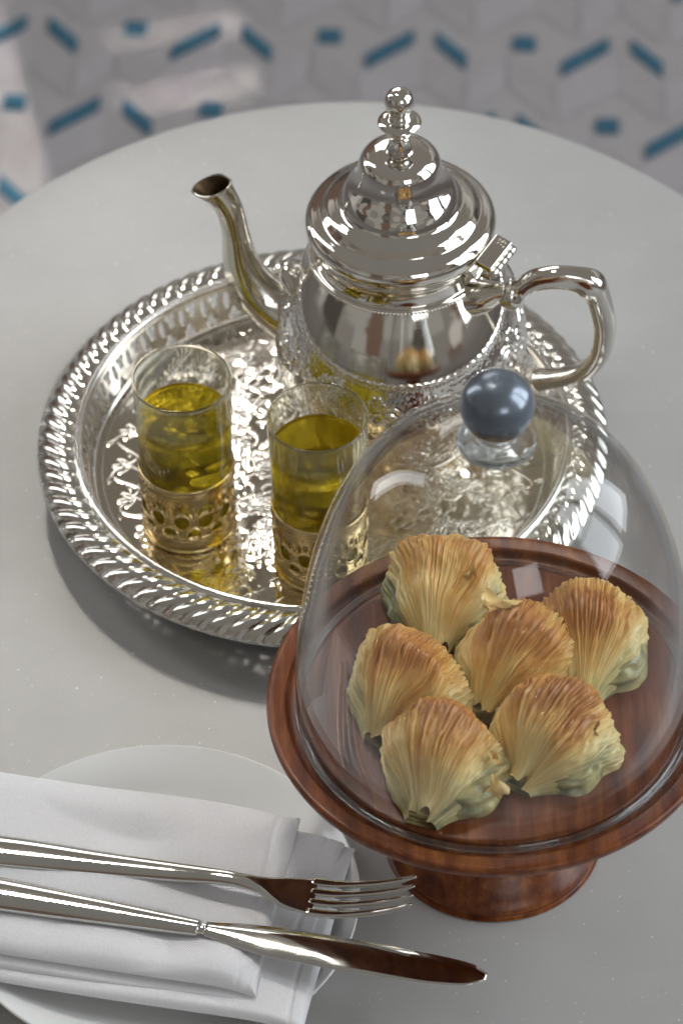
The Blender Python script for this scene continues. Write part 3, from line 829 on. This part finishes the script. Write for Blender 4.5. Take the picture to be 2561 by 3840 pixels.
# ------------------------------------------------------------------ pastries
def pastry_mesh(seed, bo=0.0, W=.0285, Lh=.0285, Hh=.037, npl=36, flat=1.0):
    rg = np.random.default_rng(seed)
    nth, nv = npl * 11, 84
    th = np.linspace(0, np.pi, nth); v = np.linspace(0, 1, nv)
    yv = spline([-1.0, -.82, -.55, -.22, .12, .46, .72, .90, .985, 1.0], nv)[:, 0] * Lh
    jit = 1 + .035 * rg.normal(size=(2, 10))
    wv = spline(np.array([.26, .36, .60, .86, 1.02, 1.08, 1.03, .90, .70, .44]) * jit[0], nv)[:, 0] * W
    hv = spline(np.array([.24, .42, .73, .93, 1.0, .985, .88, .67, .38, .10]) * jit[1], nv)[:, 0] * Hh
    skew = rg.normal(0, .10)
    TH, Vg = np.meshgrid(th, v)
    wob = .35 * noise2(nth, nv, 7, 5, seed + 1)
    # pleats: each its own width, lift and slip
    edges = np.cumsum(rg.uniform(.55, 1.5, npl)); edges = np.concatenate([[0], edges]) / edges[-1]
    lift = rg.uniform(.15, 1.3, npl + 1)**1.2; lift2 = rg.normal(0, .6, npl + 1)
    s = np.clip(TH / np.pi + .018 * wob + .022 * np.sin(Vg * 5 + seed) * (Vg - .4), 0, .9999)
    k = np.clip(np.searchsorted(edges, s, side='right') - 1, 0, npl - 1)
    t = (s - edges[k]) / (edges[k + 1] - edges[k])
    wid = (edges[k + 1] - edges[k]) * npl
    prof = 1 - np.abs(2 * np.clip(t, 0, 1)**.75 - 1)**2.6
    amp = (.00135 * lift[k] * np.clip(wid, .5, 1.4)) * (.40 + .80 * np.sin(np.pi * np.clip(Vg, 0, 1))**.7) * np.clip(1.25 - .9 * np.clip((Vg - .5) / .5, 0, 1), .3, 1)
    disp = (prof - .45) * amp + .00055 * lift2[k] * np.sin(np.pi * Vg) + .0016 * noise2(nth, nv, 8, 6, seed + 2) + .00036 * noise2(nth, nv, 150, 6, seed + 6) * np.sin(np.pi * Vg)**.5 + .00045 * noise2(nth, nv, 70, 26, seed + 3) * np.sin(np.pi * Vg)
    ct, stt = np.cos(TH), np.sin(TH)
    x = wv[:, None] * np.sign(ct) * np.abs(ct)**.94
    z = hv[:, None] * np.maximum(stt, 0)**.82
    flare = 1 + .07 * (1 - stt)**2
    x = x * flare + skew * z - .004 * (1 - Vg)**2
    nx, nzz = ct / wv[:, None], stt / hv[:, None]
    ln = np.hypot(nx, nzz); nx, nzz = nx / ln, nzz / ln
    fadeb = np.clip(z / .004, 0, 1)
    x = x + nx * disp * (.4 + .6 * fadeb); z = np.maximum(z + nzz * disp * fadeb, 0.0)
    y = yv[:, None] - .42 * Lh * (np.abs(ct)**2.2) * np.clip(Vg, 0, 1)**1.2
    # front face leans: the top bulges back, sides sweep forward with the fan
    y = y + .0035 * (z / Hh - .5) * (1 - Vg) + .0015 * noise2(nth, nv, 12, 3, seed + 9) * (1 - Vg)**3
    zb = z / Hh
    bake = .24 + bo + .66 * np.clip(zb, 0, 1.1)**1.5 + .10 * noise2(nth, nv, 8, 6, seed + 5) + .10 * (rg.normal(size=npl + 1)[k]) * .6 + .08 * (prof - .6)
    bake -= .06 * np.clip(1 - Vg / .45, 0, 1) + .12 * np.clip(.25 - zb, 0, 1) * 2
    bake -= .12 * np.clip((np.abs(TH - np.pi / 2) - .95) / .6, 0, 1)
    V = np.stack([x, y, z], -1).reshape(-1, 3)
    F = grid_faces(nth, nv, False).tolist()
    F.append([i for i in range(nth)]); F.append([(nv - 1) * nth + i for i in range(nth)][::-1])
    me = mesh_np('phyllo_shell', V, F)
    at_ = me.attributes.new('bake', 'FLOAT', 'POINT'); at_.data.foreach_set('value', np.clip(bake, 0, 1).ravel().astype(np.float32))
    return me


def filling_mesh(seed, c, rx, ry, rz_):
    rg = np.random.default_rng(seed)
    nu, nv = 80, 30
    a = np.linspace(0, 2 * np.pi, nu, endpoint=False); p = np.linspace(.0, np.pi / 2, nv)
    A_, P_ = np.meshgrid(a, p)
    g = noise2(nu + 8, nv, 26, 9, seed)[:, :nu]; wv = np.minimum(np.arange(nu), np.arange(nu)[::-1]) / 6.0
    g = g * np.clip(wv, 0, 1)
    q_ = 1 + .022 * g + .022 * noise2(nu, nv, 5, 14, seed + 3) * np.clip(wv, 0, 1) * np.clip(np.sin(P_) * 2, 0, 1)
    sq = lambda c_: np.sign(c_) * np.abs(c_)**.75
    x = c[0] + rx * q_ * sq(np.cos(A_)) * np.sin(P_)**.45; y = c[1] + ry * q_ * sq(np.sin(A_)) * np.sin(P_)**.45
    z = rz_ * q_ * np.cos(P_)**.8
    z[-1] = 0
    me = mesh_np('filling', np.stack([x, y, z], -1), grid_faces(nu, nv, True, False, None, True))
    at_ = me.attributes.new('bake', 'FLOAT', 'POINT'); at_.data.foreach_set('value', np.clip(.09 + .06 * noise2(nu, nv, 14, 8, seed + 5), 0, .3).ravel().astype(np.float32))
    return me


def flake_mesh(seed, sx, sy):
    nu, nv = 14, 8
    X, Y = np.meshgrid(np.linspace(-1, 1, nu), np.linspace(-1, 1, nv))
    n_ = noise2(nu, nv, 5, 4, seed)
    edge = 1 + .25 * noise2(nu, nv, 6, 4, seed + 4)
    V = np.stack([X * sx * edge, Y * sy * (1 - .35 * X) * edge, .0012 * n_ + .0022 * X * X], -1)
    me = mesh_np('flake', V, grid_faces(nu, nv, False))
    at_ = me.attributes.new('bake', 'FLOAT', 'POINT'); at_.data.foreach_set('value', np.full(nu * nv, .5, dtype=np.float32))
    return me


ZS = T + ZP + .0046
GP = 'pleated pastries under the dome'
pastries = [
    (.0505, -.1765, 6, 33, dict(W=.0268, Hh=.041, bo=-.05), 'pale golden pleated pastry farthest back, beneath the dome knob'),
    (.1205, -.2110, 3, 42, dict(W=.0268, Hh=.039, npl=42, bo=.02), 'pleated pastry at the far right under the glass reflections'),
    (.0805, -.2230, 26, 63, dict(W=.0250, Hh=.041, npl=31, bo=.10), 'deep golden pastry in the middle, ringed by the other five'),
    (.0310, -.2420, 26, 84, dict(W=.0268, Hh=.040, npl=35, bo=.03), 'golden pleated pastry at the far left of the cluster'),
    (.0470, -.2885, 16, 105, dict(W=.0266, Hh=.039, npl=38, bo=.0), 'nearest pastry, its pinched end pointing at the viewer'),
    (.0985, -.2725, 30, 126, dict(W=.0284, Hh=.039, npl=40, bo=.05), 'large pastry front right with browned fan and whitish corner'),
]
for i, (x, y, ang, sd_, kw, lab) in enumerate(pastries):
    p_ = thing('pastry', lab, 'pastry', (x, y, ZS), R(-ang), GP)
    link('phyllo_shell', pastry_mesh(sd_, **kw), PASTRY, p_)
    link('filling', filling_mesh(sd_ + 7, (.0055, -.0015), .0228, .0208, .0145), LOWER, p_)
    if i == 2:
        o = link('flake', flake_mesh(5, .0075, .003), PASTRY, p_, (-.012, .012, .0392)); o.rotation_euler = (R(18), R(8), R(10))
        o = link('flake', flake_mesh(6, .004, .0025), PASTRY, p_, (-.016, .007, .0375)); o.rotation_euler = (R(30), R(40), R(60))
    if i == 5:
        o = link('flake', flake_mesh(11, .0050, .0030), PASTRY, p_, (.0225, .004, .0225)); o.rotation_euler = (R(10), R(58), R(25))
    if i == 0:
        o = link('flake', flake_mesh(13, .0042, .0022), PASTRY, p_, (.0140, -.004, .0320)); o.rotation_euler = (R(-30), R(35), R(70))
    if i == 4:
        o = link('flake', flake_mesh(12, .0040, .0016), PASTRY, p_, (.0235, .002, .0215)); o.rotation_euler = (R(20), R(50), R(-20))
        o = link('flake', flake_mesh(8, .0055, .0045), PASTRY, p_, (.0265, -.0085, .0125)); o.rotation_euler = (R(60), R(25), R(20))

# ------------------------------------------------------------------ side plate
plate = link('side_plate', lathe('side_plate', [(0, .0022), (.050, .0022), (.055, .0006), (.058, .0006), (.060, .003), (.078, .0080), (.094, .0148), (.0992, .0178), (.1000, .0188), (.0995, .0195), (.0985, .0194), (.092, .0165), (.077, .0102), (.060, .0062), (.050, .0058), (0, .0058)], 160, 120), PORC, None, (-.0950, -.2835, T))
plate['label'] = 'white porcelain side plate beneath the folded napkin'; plate['category'] = 'plate'


# ------------------------------------------------------------------ napkin
def slab(name, c4, zb, th, seed, wave=.001, rise=None, nu=150, nv=90, edge_r=None):
    """a soft folded layer: corners TL TR BR BL in world xy, resting at zb"""
    TL, TR, BR, BL = [np.array(p, float) for p in c4]
    u = np.linspace(0, 1, nu); v = np.linspace(0, 1, nv)
    # cluster samples at the edges for the rolled fold
    u = .5 - .5 * np.cos(np.pi * u); v = .5 - .5 * np.cos(np.pi * v)
    U__, V__ = np.meshgrid(u, v)
    XY = (TL * ((1 - U__) * (1 - V__))[..., None] + TR * (U__ * (1 - V__))[..., None] + BR * (U__ * V__)[..., None] + BL * ((1 - U__) * V__)[..., None])
    Lu = np.linalg.norm(TR - TL); Lv = np.linalg.norm(BL - TL)
    d = np.minimum(np.minimum(U__, 1 - U__) * Lu, np.minimum(V__, 1 - V__) * Lv)
    er = edge_r or th * .6
    k = np.clip(d / er, 0, 1); rnd = np.sqrt(np.clip(1 - (1 - k)**2, 0, 1))
    w = noise2(nu, nv, 7, 5, seed) * wave + noise2(nu, nv, 3, 3, seed + 1) * wave * 1.2
    base = zb + (0 if rise is None else rise(U__, V__))
    hem = .0007 * np.exp(-(((1 - U__) * Lu - .0085) / .0009)**2)
    top = base + th * (.5 + .5 * rnd) + np.abs(w) * rnd - hem
    bot = base + th * (.5 - .5 * rnd)
    # edges wander a little
    XY = XY + np.stack([noise2(nu, nv, 6, 5, seed + 2), noise2(nu, nv, 8, 4, seed + 3)], -1) * .0009
    Vt = np.concatenate([XY, top[..., None]], -1).reshape(-1, 3); Vb = np.concatenate([XY, bot[..., None]], -1).reshape(-1, 3)
    n = nu * nv
    Ft = grid_faces(nu, nv, False, False, None, True); Fb = grid_faces(nu, nv, False) + n
    return mesh_np(name, np.concatenate([Vt, Vb]), np.concatenate([Ft, Fb]))


nap = thing('napkin', 'folded white cloth napkin lying across the side plate', 'napkin', (0, 0, T))
droop = lambda U__, V__: -.004 * np.clip((U__ - .86) / .14, 0, 1)**2 + .0035 * np.sin(V__ * 3.1416)
link('under_layer', slab('under_layer', ((-.29, -.186), (.0025, -.2560), (-.0235, -.3720), (-.30, -.3080)), .0195, .0048, 31, .0009, droop), CLOTH, nap)
link('middle_layer', slab('middle_layer', ((-.29, -.188), (-.0020, -.2560), (-.0300, -.3640), (-.30, -.3020)), .0240, .0034, 33, .0006, droop), CLOTH, nap)
puff = lambda U__, V__: .0030 * np.sin(V__ * 3.1416) + .0012 * np.sin(U__ * 17 + V__ * 4) * np.sin(V__ * 3.1416) + .0034 * np.exp(-((V__ - .12) / .13)**2) + .0028 * np.exp(-((V__ - .93) / .10)**2) - .0030 * np.exp(-((U__ - .71) / .05)**2 - ((V__ - .30) / .09)**2) - .003 * np.clip((U__ - .9) / .1, 0, 1)**2
link('top_fold', slab('top_fold', ((-.29, -.187), (-.0245, -.2450), (-.0480, -.3560), (-.30, -.2990)), .0268, .0062, 35, .0016, puff, 170, 110, .0050), CLOTH, nap)


# ------------------------------------------------------------------ cutlery
def blade_strip(name, path, half_w, thick, m=90, n=20, flat=.5):
    """sweep a flattened, softly edged section along a path lying roughly in XY"""
    P = spline(path, m); w = spline(half_w, m)[:, 0]; t_ = spline(thick, m)[:, 0]
    Tn = np.gradient(P, axis=0); Tn /= np.linalg.norm(Tn, axis=1)[:, None]
    S = np.cross(Tn, (0, 0, 1.0)); S /= np.linalg.norm(S, axis=1)[:, None]; N_ = np.cross(S, Tn)
    a = np.linspace(0, 2 * np.pi, n, endpoint=False)
    c, s_ = np.cos(a), np.sin(a)
    cx = np.sign(c) * np.abs(c)**.8; sx = np.sign(s_) * np.abs(s_)**flat
    V = P[:, None] + S[:, None] * (w[:, None] * cx)[..., None] + N_[:, None] * (t_[:, None] * sx)[..., None]
    F = grid_faces(n, m).tolist(); F.append(list(range(n))[::-1]); F.append([(m - 1) * n + k for k in range(n)])
    return mesh_np(name, V.reshape(-1, 3), F)


fork = thing('fork', 'steel dinner fork laid on the napkin with tines toward the stand', 'fork', (0, 0, T))
fd = np.array((.9885, -.1510, 0.0)); fn = np.array((.1510, .9885, 0.0)); fp = np.array((-.0170, -.3045, 0.0))
fpt = lambda s_, w_, z_: tuple(fp + fd * s_ + fn * w_ + np.array((0, 0, z_)))
zc = .0385
link('handle', blade_strip('handle', [fpt(-.215, .012, zc), fpt(-.155, .0115, zc), fpt(-.110, .0088, zc + .0008), (fpt(-.072, .0060, zc + .003)), fpt(-.045, .0035, zc + .0055), fpt(-.028, .0015, zc + .005), fpt(-.014, .0, zc + .0026), fpt(0, 0, zc + .0010)], [.0095, .0092, .0074, .0056, .0042, .0050, .0098, .0112], [.0036, .0038, .0038, .0034, .0028, .0020, .0012, .0011], 140, 28, .9), STEEL, fork)
for k in range(4):
    w_ = -.0096 + .0064 * k
    link('tine', blade_strip('tine', [fpt(-.003, w_, zc + .0012), fpt(.012, w_, zc + .0010), fpt(.028, w_ * .97, zc + .0045), fpt(.040, w_ * .94, zc + .0090), fpt(.0485, w_ * .92, zc + .0135)], [.0024, .0022, .0020, .0016, .0007], [.0012, .0014, .0014, .0012, .0007], 40, 14, .7), STEEL, fork)

knife = thing('table_knife', 'steel table knife beside the fork, blade tip past the napkin', 'knife', (0, 0, T))
kd = np.array((.9700, -.2430, 0.0)); kn_ = np.array((.2430, .9700, 0.0)); kp = np.array((-.0735, -.3215, 0.0))
kpt = lambda s_, w_, z_: tuple(kp + kd * s_ + kn_ * w_ + np.array((0, 0, z_)))
zk = .0385
link('handle', blade_strip('handle', [kpt(-.150, .0, zk), kpt(-.100, .0, zk), kpt(-.055, .0, zk), kpt(-.020, .0, zk), kpt(0, 0, zk)], [.0112, .0098, .0078, .0058, .0047], [.0052, .0050, .0044, .0036, .0032], 110, 28, 1.0), STEEL, knife)
link('bolster', blade_strip('bolster', [kpt(-.0005, 0, zk), kpt(.0015, 0, zk), kpt(.0035, 0, zk)], [.0036, .0033, .0036], [.0026, .0024, .0026], 12, 20, .9), STEEL, knife)
# blade: straight back, bellied edge, rounded tip
m = 100
s_ = np.linspace(0, 1, m); Lb = .1390
up_w = np.interp(s_, [0, .03, .12, .30, .6, .85, .95, .985, 1], [.0040, .0044, .0068, .0088, .0090, .0080, .0066, .0046, .0004])
dn_w = np.interp(s_, [0, .05, .2, .5, .8, .93, .98, 1], [.0040, .0058, .0098, .0114, .0104, .0078, .0048, .0004])
up_w = np.convolve(np.pad(up_w, 3, 'edge'), np.ones(7) / 7, 'valid'); dn_w = np.convolve(np.pad(dn_w, 3, 'edge'), np.ones(7) / 7, 'valid')
rows = []
for i in range(m):
    sc = .0032 + Lb * s_[i]; th_ = .0011 * (1 - .6 * s_[i])
    ring = [(up_w[i], 0), (up_w[i] * .95, th_), (up_w[i] * .2, th_), (-dn_w[i] * .78, th_ * .97), (-dn_w[i] * .96, th_ * .35), (-dn_w[i], 0), (-dn_w[i] * .96, -th_ * .35), (-dn_w[i] * .78, -th_ * .97), (up_w[i] * .3, -th_), (up_w[i] * .93, -th_)]
    rows.append([kpt(sc, w_, zk + .0003 + z_) for w_, z_ in ring])
F = grid_faces(10, m).tolist(); F.append(list(range(10))[::-1]); F.append([(m - 1) * 10 + k for k in range(10)])
link('blade', mesh_np('blade', np.array(rows), F), STEEL, knife)
